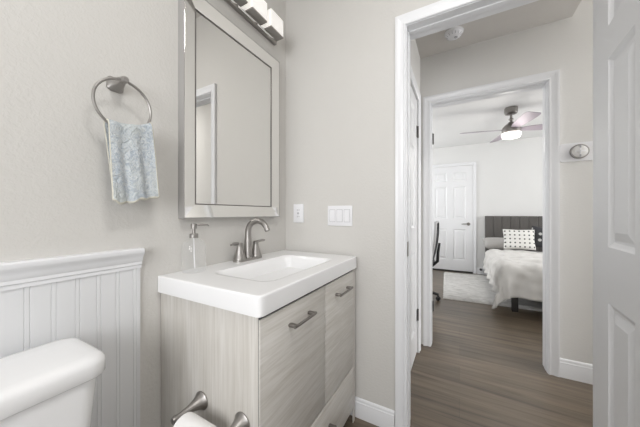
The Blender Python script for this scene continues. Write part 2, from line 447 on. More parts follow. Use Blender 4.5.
# ------------------------------------------------------------------ beadboard wainscot with its cap
b = MB(); prof = []; y = .479; y0 = YK
prof = [(y, 0)]
yy = y
pts = [(y, .010)]
yy = .462
while yy > y0+.06:
    pts += [(yy+.0065, .010), (yy+.0050, .0082), (yy+.0035, .010), (yy-.0035, .010), (yy-.0050, .0082), (yy-.0065, .010)]
    yy -= .05
pts += [(y0, .010), (y0, 0), (y, 0)]
rings = [[(XA+d, yv, z) for yv, d in pts] for z in (.0, .965)]
wb = b.loft(rings).build('wall_wainscot', M_BEAD, None, 'structure', 20)
CAPP = [(0, .940), (.014, .940), (.014, .950), (.018, .953), (.018, .962), (.022, .968), (.024, .976), (.029, .986), (.034, .992), (.036, .998), (.036, 1.006), (.033, 1.010), (0, 1.010)]
rings = [[(XA+d, yv, z) for d, z in CAPP] for yv in (YK, .481)]
MB().loft(rings).build('trim_10', M_TRIM, None, 'structure', 25)

# ------------------------------------------------------------------ vanity cabinet
VX0, VX1, VY0, VY1 = XA+.004, -.502, .553, 1.313
VZ0, VZ1 = .085, .832
DZ = .312; YM = .955
t = thing('vanity_cabinet', ((VX0+VX1)/2, (VY0+VY1)/2, 0), 'light greige wood-grain vanity cabinet with two doors and a bottom drawer', 'vanity')
XF = -.507
b = MB().box((VX0, VY0, VZ0), (XF, VY0+.016, VZ1), .001)
b.build('side_panel', M_WOODV, t)
MB().box((VX0, VY1-.016, VZ0), (XF, VY1, VZ1), .001).build('side_panel', M_WOODV, t)
MB().box((VX0, VY0+.016, VZ0), (VX0+.012, VY1-.016, VZ1)).build('back_panel', M_WOODH, t)
MB().box((VX0+.012, VY0+.016, VZ0), (XF-.002, VY1-.016, VZ0+.018)).build('bottom_panel', M_WOODH, t)
MB().box((XF-.02, VY0+.016, VZ1-.03), (XF-.002, VY1-.016, VZ1)).build('top_rail', M_SLOT, t)  # rails and stile coloured dark so the front gaps read as shaded
MB().box((XF-.03, VY0+.016, DZ-.02), (XF-.002, VY1-.016, DZ+.02)).build('middle_rail', M_SLOT, t)
MB().box((XF-.03, YM-.015, DZ+.02), (XF-.002, YM+.015, VZ1-.03)).build('centre_stile', M_SLOT, t)
MB().box((XF+.0001, VY0+.002, VZ0), (XF+.0018, VY0+.014, VZ1-.001)).build('seam_shade', M_SLOT, t)  # dark strip fills the seam, its shade put into the colour
# the face: stiles either side running into legs
for ya, yb, zt in ((VY0, VY0+.018, VZ0-.002), (VY1-.028, VY1, VZ1)):
    MB().box((XF+.0004, ya, .0), (VX1, yb, zt), .0012).build('leg', M_WOODV, t)
for ya, yb in ((VY0, VY0+.018), (VY1-.030, VY1)):
    MB().box((VX0, ya, .0), (VX0+.03, yb, VZ0-.0005), .0012).build('leg', M_WOODV, t)
def pull(y0, y1, z, parent):
    b = MB(); x0 = VX1+.003
    for yy in (y0+.008, y1-.008):
        b.box((x0-.004, yy-.008, z-.0055), (x0+.026, yy+.008, z+.0055), .003)
    b.tube([(x0+.026, y0, z), (x0+.028, y0+.02, z), (x0+.028, y1-.02, z), (x0+.026, y1, z)], [.0065, .006, .006, .0065], flat=.85)
    b.build('handle', M_DKNICK, parent)
fr = VX1+.003
def front(name, ya, yb, za, zb): return MB().box((XF+.002, ya, za), (fr, yb, zb), .0015).build(name, M_WOODH, t)
d = front('door', VY0+.0005, YM-.003, DZ+.003, .824); pull(.690, .828, .757, d)
d = front('door', YM+.003, VY1-.0305, DZ+.003, .824); pull(1.055, 1.20, .757, d)
d = front('drawer', VY0+.0005, VY1-.0305, VZ0, DZ-.003); pull(.84, 1.0, .205, d)

# sink top: slab with a moulded basin
SX0, SX1, SY0, SY1, SZ, ST = XA+.002, -.4915, .543, 1.322, .896, .061
def axis_pts(a, b_, n, r=.006):
    e = [0, .0006, .0016, .003, .0045, .006]
    inner = [a+r+(b_-a-2*r)*i/n for i in range(1, n)]
    return [a+q for q in e]+inner+[b_-q for q in reversed(e)]
xs = axis_pts(SX0, SX1, 54); ys = axis_pts(SY0, SY1, 76)
BX0, BX1, BY0, BY1 = -.862, -.566, .672, 1.178
def sst(x): x = max(0, min(1, x)); return x*x*(3-2*x)
def depth(x, y):
    cx, cy, hx, hy, r = (BX0+BX1)/2, (BY0+BY1)/2, (BX1-BX0)/2, (BY1-BY0)/2, .05
    qx, qy = abs(x-cx)-hx+r, abs(y-cy)-hy+r
    sd = -(math.hypot(max(qx, 0), max(qy, 0))+min(max(qx, qy), 0)-r)
    return .085*sst(sd/.055)+.02*sst(sd/.14)
def edgez(x, y):
    r = .006; dd = min(x-SX0+1, SX1-x, y-SY0, SY1-y)
    return 0 if dd >= r else r-math.sqrt(max(0, r*r-(r-dd)**2))
def corner(x, y, r=.018):
    for cy_, s in ((SY0+r, -1), (SY1-r, 1)):
        if x > SX1-r and (y-cy_)*s > 0:
            dx, dy = x-(SX1-r), y-cy_
            m_ = max(abs(dx), abs(dy)); L = math.hypot(dx, dy)
            if L > 1e-9: return SX1-r+dx*m_/L, cy_+dy*m_/L
    return x, y
b = bmesh.new(); G = [[b.verts.new((*corner(x, y), SZ-depth(x, y)-edgez(x, y))) for y in ys] for x in xs]
for i in range(len(xs)-1):
    for j in range(len(ys)-1): b.faces.new((G[i][j], G[i+1][j], G[i+1][j+1], G[i][j+1]))
border = [G[i][0] for i in range(len(xs))]+[G[-1][j] for j in range(1, len(ys))]+[G[i][-1] for i in range(len(xs)-2, -1, -1)]+[G[0][j] for j in range(len(ys)-2, 0, -1)]
low = [b.verts.new((v.co.x, v.co.y, SZ-ST)) for v in border]
for k in range(len(border)):
    k2 = (k+1) % len(border); b.faces.new((border[k2], border[k], low[k], low[k2]))
inner = [b.verts.new((v.co.x+(-.02 if v.co.x > -.7 else .02), min(max(v.co.y, SY0+.02), SY1-.02), SZ-ST)) for v in border]
# underside of the basin shell
bot = b.faces.new(low)
bmesh.ops.delete(b, geom=inner, context='VERTS')
m_ = MB(); m_.bm.free(); m_.bm = b
sink = tag(m_.build('sink_top', M_SINK, None, None, 40), 'white moulded sink top with rectangular basin on the greige vanity', 'sink')
# underside bowl so that the basin is a solid vessel
so = sink.location
def sub(o): return o
MB().lathe([(.0, 0), (.021, 0), (.022, .002), (.014, .003), (.0, .0028)], (-.714, .925, SZ-.1045)).build('drain', M_CHROME, None).parent = sink
dr = [c for c in sink.children][0]; dr.location = Vector(dr.location)-so

# ------------------------------------------------------------------ faucet
FX, FY = -.943, .957
t = thing('faucet', (FX, FY, SZ), 'brushed nickel two-handle faucet with arched spout at the back of the sink', 'faucet')
MB().loft([rrect(FX, FY, .030, .088, .029, SZ, 8), rrect(FX, FY, .030, .088, .029, SZ+.008, 8), rrect(FX, FY, .026, .084, .025, SZ+.012, 8)]).build('base_plate', M_NICK, t)
P = []
rr = []
for i in range(7):
    P.append((FX, FY, SZ+.010+.13*i/6)); rr.append(.0235-.0085*(i/6)**.7)
for i in range(1, 13):
    a = R(180-150*i/12); P.append((FX+.063+.063*math.cos(a), FY, SZ+.140+.058*math.sin(a))); rr.append(.015-.002*i/12)
P.append((FX+.128, FY, SZ+.150)); rr.append(.0125)
MB().tube(P, rr, 18).build('spout', M_NICK, t)
for s in (-1, 1):
    hy = FY+s*.056
    h_ = MB().lathe([(.0295, .008), (.0295, .016), (.027, .020), (.0225, .036), (.0175, .054), (.0145, .070), (.0135, .075), (.0145, .078), (.0145, .086), (.009, .091), (0, .092)], (FX, hy, SZ)).build('handle', M_NICK, t)
    MB().tube([(FX, hy-s*.006, SZ+.083), (FX, hy+s*.02, SZ+.087), (FX+.004, hy+s*.042, SZ+.090), (FX+.006, hy+s*.060, SZ+.088)], [.009, .0095, .0095, .007], 12, flat=.6).build('lever', M_NICK, h_)

# ------------------------------------------------------------------ soap dispenser
BXs, BYs = -.942, .655
t = thing('soap_dispenser', (BXs, BYs, SZ), 'clear glass soap bottle with a metal pump at the back corner of the sink', 'soap dispenser')
MB().lathe([(0, .0005), (.040, .0005), (.0435, .003), (.044, .008), (.044, .103), (.042, .113), (.034, .123), (.020, .130), (.0145, .134), (.0145, .1355)], (BXs, BYs, SZ), n=36).build('bottle', M_BOTTLE, t)
b = MB().lathe([(.0165, .136), (.0165, .150), (.014, .153), (.006, .154), (.006, .172), (.0115, .173), (.0115, .190), (.009, .193), (0, .193)], (BXs, BYs, SZ), n=22)
pump = b.build('pump', M_NICK, t)
MB().tube([(BXs, BYs, SZ+.187), (BXs+.012, BYs+.03, SZ+.188), (BXs+.019, BYs+.050, SZ+.187), (BXs+.020, BYs+.054, SZ+.182)], [.0045, .004, .0035, .003], 10).build('nozzle', M_NICK, pump)
MB().tube([(BXs, BYs, SZ+.136), (BXs+.002, BYs, SZ+.07), (BXs+.006, BYs, SZ+.014)], .0025, 8).build('dip_tube', M_PLAST, t)

# ------------------------------------------------------------------ mirror
MY0, MY1, MZ0, MZ1 = .622, 1.232, 1.110, 2.048
t = thing('wall_mirror', (XA, (MY0+MY1)/2, MZ0), 'tall wall mirror with a wide silver frame hanging above the sink', 'mirror')
MP = [(.003, .001), (.003, .0375), (.004, .038), (.056, .026), (.060, .024), (.060, .001)]
rings = []
for yv, zv, dy, dz in ((MY0, MZ0, 1, 1), (MY0, MZ1, 1, -1), (MY1, MZ1, -1, -1), (MY1, MZ0, -1, 1)):
    rings.append([(XA+d, yv+dy*w_, zv+dz*w_) for w_, d in MP])
rings.append(rings[0])
MB().loft(rings, False).build('frame', M_FRAME, t, None, 12)
rings = []
for yv, zv, dy, dz in ((MY0, MZ0, 1, 1), (MY0, MZ1, 1, -1), (MY1, MZ1, -1, -1), (MY1, MZ0, -1, 1)):
    rings.append([(XA+d, yv+dy*w_, zv+dz*w_) for w_, d in ((0, .0008), (0, .0386), (.0028, .0386), (.0028, .0008))])
rings.append(rings[0])
MB().loft(rings, False).build('frame_side', M_SIDE, t, None, 12)
rings = []
MP2 = [(.0585, .020), (.0585, .0262), (.0625, .0262), (.0625, .020)]
for yv, zv, dy, dz in ((MY0, MZ0, 1, 1), (MY0, MZ1, 1, -1), (MY1, MZ1, -1, -1), (MY1, MZ0, -1, 1)):
    rings.append([(XA+d, yv+dy*w_, zv+dz*w_) for w_, d in MP2])
rings.append(rings[0])
MB().loft(rings, False).build('inner_edge', M_BACKING, t, None, 12)
bx('mirror_glass', (XA+.010, MY0+.058, MZ0+.058), (XA+.022, MY1-.058, MZ1-.058), M_SILV, t)

# ------------------------------------------------------------------ vanity light
LY0, LY1 = .60, 1.228
t = thing('vanity_light', (XA, (LY0+LY1)/2, 2.156), 'chrome bar light with glowing square glass shades above the mirror', 'light fixture')
bx('back_plate', (XA+.001, LY0, 2.156), (XA+.022, LY1, 2.270), M_NICK, t, .003)
for k in range(4):
    yc = 1.102-.1375*k; ya, yb = yc-.0525, yc+.0525
    b = MB(); xb, xm, xf = XA+.030, XA+.078, XA+.125; zb, zt = 2.117, 2.212
    rings = [[(xb, yv, zb+.040), (xm, yv, zb+.006), (xf, yv, zb+.006), (xf, yv, zt), (xb, yv, zt)] for yv in (ya, yb)]
    sh = b.loft(rings).build('glass_shade', M_SHADE, t, None, 20)
    bx('shade_base', (xm, ya-.001, zb-.002), (xf+.001, yb+.001, zb+.0055), M_NICK, sh, .001)
    bx('mount', (XA+.0225, yc-.02, 2.17), (xb-.0005, yc+.02, 2.205), M_NICK, t)

# ------------------------------------------------------------------ towel ring and towel
RX, RY, RZ, RR = XA+.058, .4095, 1.4735, .079
t = thing('towel_ring', (XA, RY, RZ+RR), 'brushed nickel towel ring on the wall left of the mirror', 'towel ring')
def sqring(cx, cy, cz, hw, hh, r):
    return [(cx, y_, z_) for (y_, z_, _) in rrect(cy, cz, hw, hh, r, 0, 4)]
b = MB().loft([sqring(XA+.0005, RY-.002, RZ+RR+.000, .023, .023, .012), sqring(XA+.006, RY-.002, RZ+RR+.000, .023, .023, .012),
     sqring(XA+.012, RY-.002, RZ+RR+.000, .019, .019, .012), sqring(XA+.030, RY, RZ+RR+.003, .013, .013, .006), sqring(XA+.050, RY, RZ+RR+.004, .009, .009, .004)])
b.build('mount', M_NICK, t)
MB().lathe([(0, -.012), (.008, -.012), (.011, -.006), (.0115, 0), (.011, .006), (.008, .012), (0, .012)], (RX, RY, RZ+RR+.003), (1, 0, 0), 20).build('knuckle', M_NICK, t)
MB().tube([(RX, RY+RR*math.sin(2*PI*i/72), RZ+RR*math.cos(2*PI*i/72)) for i in range(72)], .0042, 10, True).build('ring', M_NICK, t)
# towel: one strip folded over the bottom of the ring
def towel():
    b = bmesh.new(); NU, NV = 48, 80; G = []
    half = .255
    for j in range(NV+1):
        v = (j/NV*2-1); row = []
        for i in range(NU+1):
            u = i/NU*2-1
            front_ = v < 0
            s = abs(v)*half
            dyr = -.030+u*.061 if True else 0
            top_y = RY+.0135+u*.062
            zr = RZ-math.sqrt(max(RR*RR-(min(abs(top_y-RY), .078))**2, 0))
            zr = zr*.35+(1.411+.010*u)*.65
            r = .011
            if s < r*PI/2:
                a = s/r; off = r*math.sin(a); dz = r*math.cos(a)
            else: off = r; dz = -(s-r*PI/2)
            if not front_: off = -off
            drop = max(0, -dz)
            k = drop/.25
            y_ = top_y + .018*k + u*.004*k + (0 if front_ else .010*k)
            fold = .0055*math.sin(u*7+1)*(.35+k)+.003*math.sin(u*15+v*3)*k
            wav = .0015*noise.noise(Vector((u*6, v*14, 0)))
            x_ = RX+off*(1+.35*(1-k))+fold*(1 if front_ else .35)+wav+.006*k*(1 if front_ else -1)*(u)
            z_ = zr+dz+(.005*math.sin(u*4+.6)+.003*math.sin(u*11))*k
            row.append(b.verts.new((max(x_, XA+.012), y_, z_)))
        G.append(row)
    for j in range(NV):
        for i in range(NU): b.faces.new((G[j][i], G[j][i+1], G[j+1][i+1], G[j+1][i]))
    for f in b.faces: f.smooth = True
    m_ = MB(); m_.bm.free(); m_.bm = b
    o = m_.build('hand_towel', M_TOWEL, None, None, 0)
    for p in o.data.polygons: p.use_smooth = True
    o.data.materials.append(M_TOWELB)
    for p in o.data.polygons:
        j, i = divmod(p.index, NU)
        if i < 1 or i > NU-2 or j < 1 or j > NV-2: p.material_index = 1
    s = o.modifiers.new('thick', 'SOLIDIFY'); s.thickness = .005; s.offset = 0
    return o
tag(towel(), 'small pale blue patterned hand towel with cream edges hanging from the towel ring', 'towel')

# ------------------------------------------------------------------ toilet
TY = .072
t = thing('toilet', (-.85, TY, 0), 'white porcelain toilet with its lidded tank against the beadboard', 'toilet')
tx = -.852
rings = [rrect(tx, TY, .070, .165, .04, .40, 8), rrect(tx, TY, .085, .180, .04, .43, 8), rrect(tx, TY, .093, .200, .035, .60, 8), rrect(tx+.001, TY, .098, .212, .035, .742, 8)]
MB().loft(rings).build('tank', M_PORC, t, None, 40)
rings = [rrect(tx+.002, TY, .106-e, .226-e, r_, z, 8) for e, r_, z in ((.010, .032, .7435), (.003, .036, .7445), (0, .038, .748), (0, .038, .775), (.0015, .037, .7815), (.005, .036, .7865), (.010, .034, .790), (.018, .030, .7925), (.030, .024, .7935), (.060, .016, .794))]
MB().loft(rings).build('tank_lid', M_PORC, t, None, 50)
def oval(cx, cy, a, b_, z, n=36): return [(cx+a*math.cos(2*PI*i/n)*(1.0 if math.cos(2*PI*i/n) > 0 else .8), cy+b_*math.sin(2*PI*i/n), z) for i in range(n)]
MB().loft([oval(-.53, TY, .20, .11, 0), oval(-.53, TY, .19, .105, .05), oval(-.52, TY, .17, .10, .18), oval(-.50, TY, .22, .15, .32), oval(-.49, TY, .255, .178, .385), oval(-.49, TY, .255, .178, .397)]).build('bowl', M_PORC, t, None, 50)
bx('pedestal', (-.90, TY-.09, .0), (-.60, TY+.09, .397), M_PORC, t, .03)
MB().loft([oval(-.49, TY, .255, .18, .398), oval(-.49, TY, .258, .184, .404), oval(-.49, TY, .256, .182, .416)]).build('seat', M_PORC, t, None, 50)
MB().loft([oval(-.49, TY, .254, .18, .417), oval(-.49, TY, .256, .183, .424), oval(-.49, TY, .245, .172, .436), oval(-.49, TY, .12, .09, .440)]).build('seat_cover', M_PORC, t, None, 50)
b = MB().lathe([(.012, 0), (.012, .006), (.007, .010), (.007, .018)], (-.753, TY-.15, .68), (1, 0, 0), 16).tube([(-.738, TY-.15, .68), (-.736, TY-.11, .675), (-.736, TY-.08, .672)], [.006, .006, .007], 10)
b.build('flush_lever', M_CHROME, t)

# ------------------------------------------------------------------ toilet paper holder on the cabinet side
PY = VY0-.0012; PZ = .508
t = thing('paper_holder', (-.66, PY, PZ), 'brushed nickel toilet paper holder with flared posts on the cabinet side', 'toilet paper holder')
for s, xx in ((-1, -.752), (1, -.567)):
    prof = [(0, 0), (.030, 0), (.030, .003), (.026, .007), (.020, .018), (.015, .032), (.0115, .050), (.010, .068), (.0095, .080), (.0105, .084), (.0115, .092), (.0095, .099), (0, .100)]
    MB().lathe(prof, (xx, PY, PZ), (0, -1, 0), 24, 1, 1).build('post', M_NICK, t)
BYp = PY-.088
MB().tube([(-.747, BYp, PZ), (-.66, BYp, PZ), (-.572, BYp, PZ)], .0058, 12).build('roller', M_NICK, t)
cy, cz = BYp, PZ-.0140
def disc(x, r, n=40): return [(x, cy+r*math.cos(2*PI*i/n), cz+r*math.sin(2*PI*i/n)) for i in range(n)]
t = thing('toilet_paper_roll', (-.66, cy, cz-.055), 'white toilet paper roll hanging on the holder at the bottom edge', 'toilet paper')
x0, x1 = -.718, -.612
MB().loft([disc(x0, .0235), disc(x0, .039), disc(x0+.002, .041), disc(x1-.002, .041), disc(x1, .039), disc(x1, .0235), disc(x0, .0235)], False).build('paper', M_PAPER, t, None, 40)
MB().loft([disc(x0+.0005, .0215), disc(x0+.0005, .0232), disc(x1-.0005, .0232), disc(x1-.0005, .0215), disc(x0+.0005, .0215)], False).build('core', M_CARD, t, None, 40)

# ------------------------------------------------------------------ switches
def plate(x0, x1, z, hh, label, cat, name, n, kind):
    t = thing(name, ((x0+x1)/2, YB, z-hh), label, cat)
    MB().box((x0, YB-.0065, z-hh), (x1, YB-.0003, z+hh), .0022, 3).build('cover_plate', M_PLAST, t)
    cx = (x0+x1)/2; step = .046
    for k in range(n):
        xc = cx+(k-(n-1)/2)*step
        if kind == 'rocker':
            MB().loft([[(xc-.0165, YB-y_, z_) for y_, z_ in P_]+[] for P_ in [[(.0066, z-.034), (.0075, z-.034), (.0098, z+.0), (.0075, z+.034), (.0066, z+.034)]]] +
                      [[(xc+.0165, YB-y_, z_) for y_, z_ in [(.0066, z-.034), (.0075, z-.034), (.0098, z+.0), (.0075, z+.034), (.0066, z+.034)]]]).build('rocker', M_PLAST, t)
            fr_ = MB().box((xc-.0185, YB-.0070, z-.0362), (xc-.0167, YB-.0064, z+.0362)).box((xc+.0167, YB-.0070, z-.0362), (xc+.0185, YB-.0064, z+.0362)).box((xc-.0185, YB-.0070, z-.0362), (xc+.0185, YB-.0064, z-.0342)).box((xc-.0185, YB-.0070, z+.0342), (xc+.0185, YB-.0064, z+.0362))
            fr_.build('rocker_gap', M_GREYP, t)
        else:
            f = MB().box((xc-.0165, YB-.0082, z-.0335), (xc+.0165, YB-.0066, z+.0335), .0008).build('outlet_face', M_PLAST, t)
            for zz in (.020, -.020):
                for dx, w_ in ((-.0065, .0013), (.0065, .0013)):
                    bx('slot', (xc+dx-w_, YB-.0086, z+zz-.004), (xc+dx+w_, YB-.0081, z+zz+.0055), M_SLOT, f)
            bx('test_button', (xc-.007, YB-.0094, z-.0055), (xc+.007, YB-.0081, z-.0005), M_GREYP, f)
            bx('test_button', (xc-.007, YB-.0094, z+.0005), (xc+.007, YB-.0081, z+.0055), M_GREYP, f)
    return t
plate(-.684, -.529, 1.117, .0585, 'wide white wall plate with three rocker switches right of the mirror', 'light switch', 'light_switch', 3, 'rocker')
plate(-.929, -.854, 1.131, .0585, 'narrow white wall outlet in the corner beside the mirror', 'outlet', 'wall_outlet', 1, 'outlet')

# ------------------------------------------------------------------ thermostat, smoke detector
TX, TZ = .706, 1.547
t = thing('thermostat', (TX-.01, YC, TZ-.06), 'round silver thermostat on a white backplate on the hall wall', 'thermostat')
rg = lambda yv, e: [(x_, yv, z_) for (x_, z_, _) in rrect(TX-.010, TZ, .086-e, .063-e, .012, 0, 5)]
MB().loft([rg(YC-.0003, 0), rg(YC-.004, 0), rg(YC-.006, .002)]).build('backplate', M_PLAST, t)
MB().lathe([(.046, .006), (.048, .010), (.048, .022), (.045, .027), (.041, .028), (.041, .025), (0, .025)], (TX, YC, TZ), (0, -1, 0), 40).build('dial_ring', M_NICK, t)
MB().lathe([(.0405, .0253), (.036, .029), (.022, .033), (0, .0345)], (TX, YC, TZ), (0, -1, 0), 40).build('dial_face', mat('pale_dial', (.72, .71, .70), .3), t)
b = MB().box((TX-.026, YC-.037, TZ-.0035), (TX+.026, YC-.031, TZ+.0035), .001).box((TX-.0035, YC-.037, TZ-.020), (TX+.0035, YC-.031, TZ+.020), .001)
b.build('cross_mark', M_PLAST, t)
bx('dial_mark', (TX-.004, YC-.0335, TZ+.022), (TX+.004, YC-.026, TZ+.038), M_GREYP, t)
bx('dial_mark', (TX-.004, YC-.0335, TZ-.038), (TX+.004, YC-.026, TZ-.022), M_GREYP, t)

SXd, SYd = -.036, 2.13
t = thing('smoke_detector', (SXd, SYd, HH), 'round white smoke detector on the hall ceiling', 'smoke detector')
MB().lathe([(.064, -.0003), (.064, -.008), (.060, -.010), (.055, -.010)][::-1]+[], (SXd, SYd, HH), n=36).build('mounting_ring', M_PLAST, t)
MB().lathe([(0, -.040), (.028, -.039), (.038, -.036), (.048, -.030), (.055, -.021), (.057, -.0105)], (SXd, SYd, HH), n=36).build('cover', M_PLAST, t)
MB().lathe([(0, -.045), (.011, -.044), (.012, -.0398)], (SXd+.012, SYd, HH), n=20).build('test_button', M_GREYP, t)
b = MB()
for k in range(14):
    a = 2*PI*k/14; c_, s_ = math.cos(a), math.sin(a)
    b.tube([(SXd+.042*c_, SYd+.042*s_, HH-.0345), (SXd+.054*c_, SYd+.054*s_, HH-.0230)], .0022, 6)
b.build('vent', M_GREYP, t)

# ------------------------------------------------------------------ unseen ceiling lamps, added to light bathroom and hall
for (lx, ly, lz), lab in (((.25, .20, HB), 'round flush ceiling lamp added for fill light in the bathroom'), ((2.0, 1.9, HB), 'round flush ceiling lamp added for fill light at the end of the hall')):
    t = thing('fill_ceiling_lamp', (lx, ly, lz), lab, 'fill lamp')
    MB().lathe([(.0, -.03), (.18, -.03), (.185, -.02), (.185, -.0003)], (lx, ly, lz)).build('rim', M_NICK, t)
    MB().lathe([(.0, -.058), (.10, -.052), (.16, -.036), (.165, -.0305)], (lx, ly, lz)).build('diffuser', M_LAMP, t)

# ------------------------------------------------------------------ ceiling fan in the bedroom
FXc, FYc = .560, 3.90
t = thing('ceiling_fan', (FXc, FYc, H), 'nickel ceiling fan with pale blades and a glowing light in the bedroom', 'ceiling fan')
MB().lathe([(0, -.085), (.030, -.084), (.060, -.076), (.068, -.066), (.070, -.006), (.066, -.0003)], (FXc, FYc, H)).build('canopy', M_DKNICK, t)
MB().lathe([(.013, -.20), (.013, -.08)], (FXc, FYc, H), n=16).lathe([(.016, -.165), (.026, -.150), (.026, -.140), (.014, -.128)], (FXc, FYc, H), n=16).build('downrod', M_DKNICK, t)
MB().lathe([(0, -.312), (.070, -.310), (.094, -.300), (.097, -.280), (.097, -.262), (.088, -.240), (.065, -.215), (.040, -.195), (.028, -.180), (0, -.178)], (FXc, FYc, H)).build('motor', M_DKNICK, t)
MB().lathe([(0, -.378), (.060, -.376), (.088, -.368), (.099, -.352), (.101, -.328), (.099, -.3128), (0, -.3125)], (FXc, FYc, H)).build('light_shade', M_FANL, t)
for k in range(4):
    a = R(12+90*k); M = Matrix.Translation((FXc, FYc, H-.268)) @ Matrix.Rotation(a, 4, 'Z') @ Matrix.Rotation(R(-13), 4, 'X')
    out = []
    for x_, hw in ((.08, .030), (.14, .045), (.22, .058), (.40, .068), (.49, .070), (.545, .066), (.56, .054)):
        out.append((x_, hw))
    rings = [[(x_, -hw, -.003), (x_, hw, -.003), (x_, hw, .003), (x_, -hw, .003)] for x_, hw in out]
    MB().loft(rings, M=M).build('blade', M_BLADE, t, None, 30)
pl = bpy.data.lights.new('fan_lamp', 'POINT'); pl.energy = 5; pl.shadow_soft_size = .1; pl.color = (1, .96, .9)
po = bpy.data.objects.new('fan_lamp', pl); COL.objects.link(po); po.location = (FXc, FYc, H-.50)

# ------------------------------------------------------------------ bed
BX0_, BX1_, BY0_, BY1_ = .47, 1.85, 3.60, 5.50
ZT = .52
t = thing('bed', ((BX0_+BX1_)/2, (BY0_+BY1_)/2, 0), 'bed with a grey channel-tufted upholstered headboard and dark legs', 'bed')
b = MB(); n_ch = 12; x0, x1 = .410, 1.91; wch = (x1-x0)/n_ch
for k in range(n_ch):
    b.box((x0+k*wch, 5.505, .30), (x0+(k+1)*wch, 5.575, 1.085), .012, 3)
b.build('headboard', M_HEAD, t)
bx('mattress', (BX0_, BY0_, .30), (BX1_, BY1_, ZT-.025), fabric('mattress_ticking', (.7, .69, .67)), t, .05)
b = MB().box((BX0_+.01, BY0_+.02, .20), (BX0_+.05, BY1_, .295), .004).box((BX1_-.05, BY0_+.02, .20), (BX1_-.01, BY1_, .295), .004).box((BX0_+.05, BY0_+.02, .20), (BX1_-.05, BY0_+.06, .295), .004).box((BX0_+.05, BY0_+.06, .27), (BX1_-.05, BY1_, .295))
b.build('bed_frame', M_DARKW, t)
for xx in (BX0_+.06, BX1_-.13):
    for yy in (BY0_+.03, BY1_-.12):
        MB().box((xx, yy, 0), (xx+.06, yy+.06, .21), .004).build('leg', M_DARKW, t)
def comforter():
    X0, X1, Y0, Y1, Z = BX0_+.03, BX1_-.03, BY0_+.02, 5.12, ZT
    LH, FH = .37, .37; r = .075
    b = bmesh.new(); step = .022
    A = [X0-LH+i*step for i in range(int((X1-X0+2*LH)/step)+1)]; Bv = [Y0-FH+i*step for i in range(int((Y1-Y0+FH)/step)+1)]
    G = []
    for a in A:
        row = []
        for c in Bv:
            ox = (a-X1) if a > X1 else min(0, a-X0); oy = min(0, c-Y0)
            d = math.hypot(ox, oy); bx_ = min(max(a, X0), X1); by_ = max(c, Y0)
            if d > 1e-6:
                ux_, uy_ = ox/d, oy/d
                if d < r*PI/2: h = r*math.sin(d/r); dz = r*(1-math.cos(d/r))
                else:
                    e = d-r*PI/2; h = r+e*.14; dz = r+e*.985
                    al = (a if abs(oy) > abs(ox) else c)+math.atan2(oy, ox)*.25
                    h += .022*math.sin(al*17+1.3)*min(1, e/.15)+.012*math.sin(al*31)*min(1, e/.2)
                    if ox < 0 and oy < 0: h += .05*e/.3*min(1, min(-ox, -oy)/.1)
                x_, y_, z_ = bx_+ux_*h, by_+uy_*h, Z-dz
                nrm = Vector((ux_*min(1, d/r), uy_*min(1, d/r), max(0, 1-d/r)))
            else: x_, y_, z_ = a, c, Z; nrm = Vector((0, 0, 1))
            # quilting: seams on a wide grid, puffed between
            sa = abs(((a-.20)/.42) % 1-.5)*.42; sc = abs(((c-.19)/.42) % 1-.5)*.42
            seam = .20; da, dc = .21-sa, .21-sc
            puff = .028*(1-math.exp(-(min(da, dc)/.05)))+.026*noise.noise(Vector((a*4, c*4, 0)))+.020*noise.noise(Vector((a*11, c*11, 3)))
            p = Vector((x_, y_, z_))+nrm*puff
            p.z = max(p.z, .022); row.append(b.verts.new(p))
        G.append(row)
    for i in range(len(A)-1):
        for j in range(len(Bv)-1): b.faces.new((G[i][j], G[i+1][j], G[i+1][j+1], G[i][j+1]))
    m_ = MB(); m_.bm.free(); m_.bm = b
    o = m_.build('comforter', M_COMF, None, None, 0)
    for p in o.data.polygons: p.use_smooth = True
    s = o.modifiers.new('thick', 'SOLIDIFY'); s.thickness = .018; s.offset = -1
    return o
tag(comforter(), 'puffy pale grey quilted comforter draped over the bed', 'comforter')
def pillow(name, loc, rot, W, Hh, T, m, label, cat='pillow'):
    # local: x width, y height, z thickness
    b = bmesh.new(); N = 20; 
    for s in (1, -1):
        G = []
        for i in range(N+1):
            row = []
            for j in range(N+1):
                u, v = i/N*2-1, j/N*2-1
                k = 1-.07*(1-u*u)*0-.06*(1-abs(u))*abs(v)**3
                k2 = 1-.06*(1-abs(v))*abs(u)**3
                th = T*((1-u**4)*(1-v**4))**.45*(1-.10*noise.noise(Vector((u*2, v*2, s))))
                row.append(b.verts.new((u*W/2*k2, v*Hh/2*k, s*th/2)))
            G.append(row)
        for i in range(N):
            for j in range(N):
                q = (G[i][j], G[i+1][j], G[i+1][j+1], G[i][j+1]); b.faces.new(q if s > 0 else q[::-1])
    bmesh.ops.remove_doubles(b, verts=b.verts[:], dist=1e-5)
    me = bpy.data.meshes.new(name); b.to_mesh(me); b.free(); me.materials.append(m)
    for p in me.polygons: p.use_smooth = True
    o = bpy.data.objects.new(name, me); COL.objects.link(o); o.location = loc; o.rotation_euler = rot
    return tag(o, label, cat)
pillow('pillow', (.66, 5.27, .618), (R(20), 0, R(4)), .60, .32, .14, M_PIL, 'plain grey pillow lying at the left of the headboard')
pillow('dotted_pillow', (.82, 5.02, .722), (R(76), 0, R(3)), .41, .32, .11, M_DOTS, 'white pillow with rows of black dots leaning on the headboard')
pillow('dark_pillow', (1.17, 5.13, .745), (R(74), R(10), R(-8)), .38, .33, .10, M_DARKP, 'dark pillow with pale marks beside the dotted pillow')

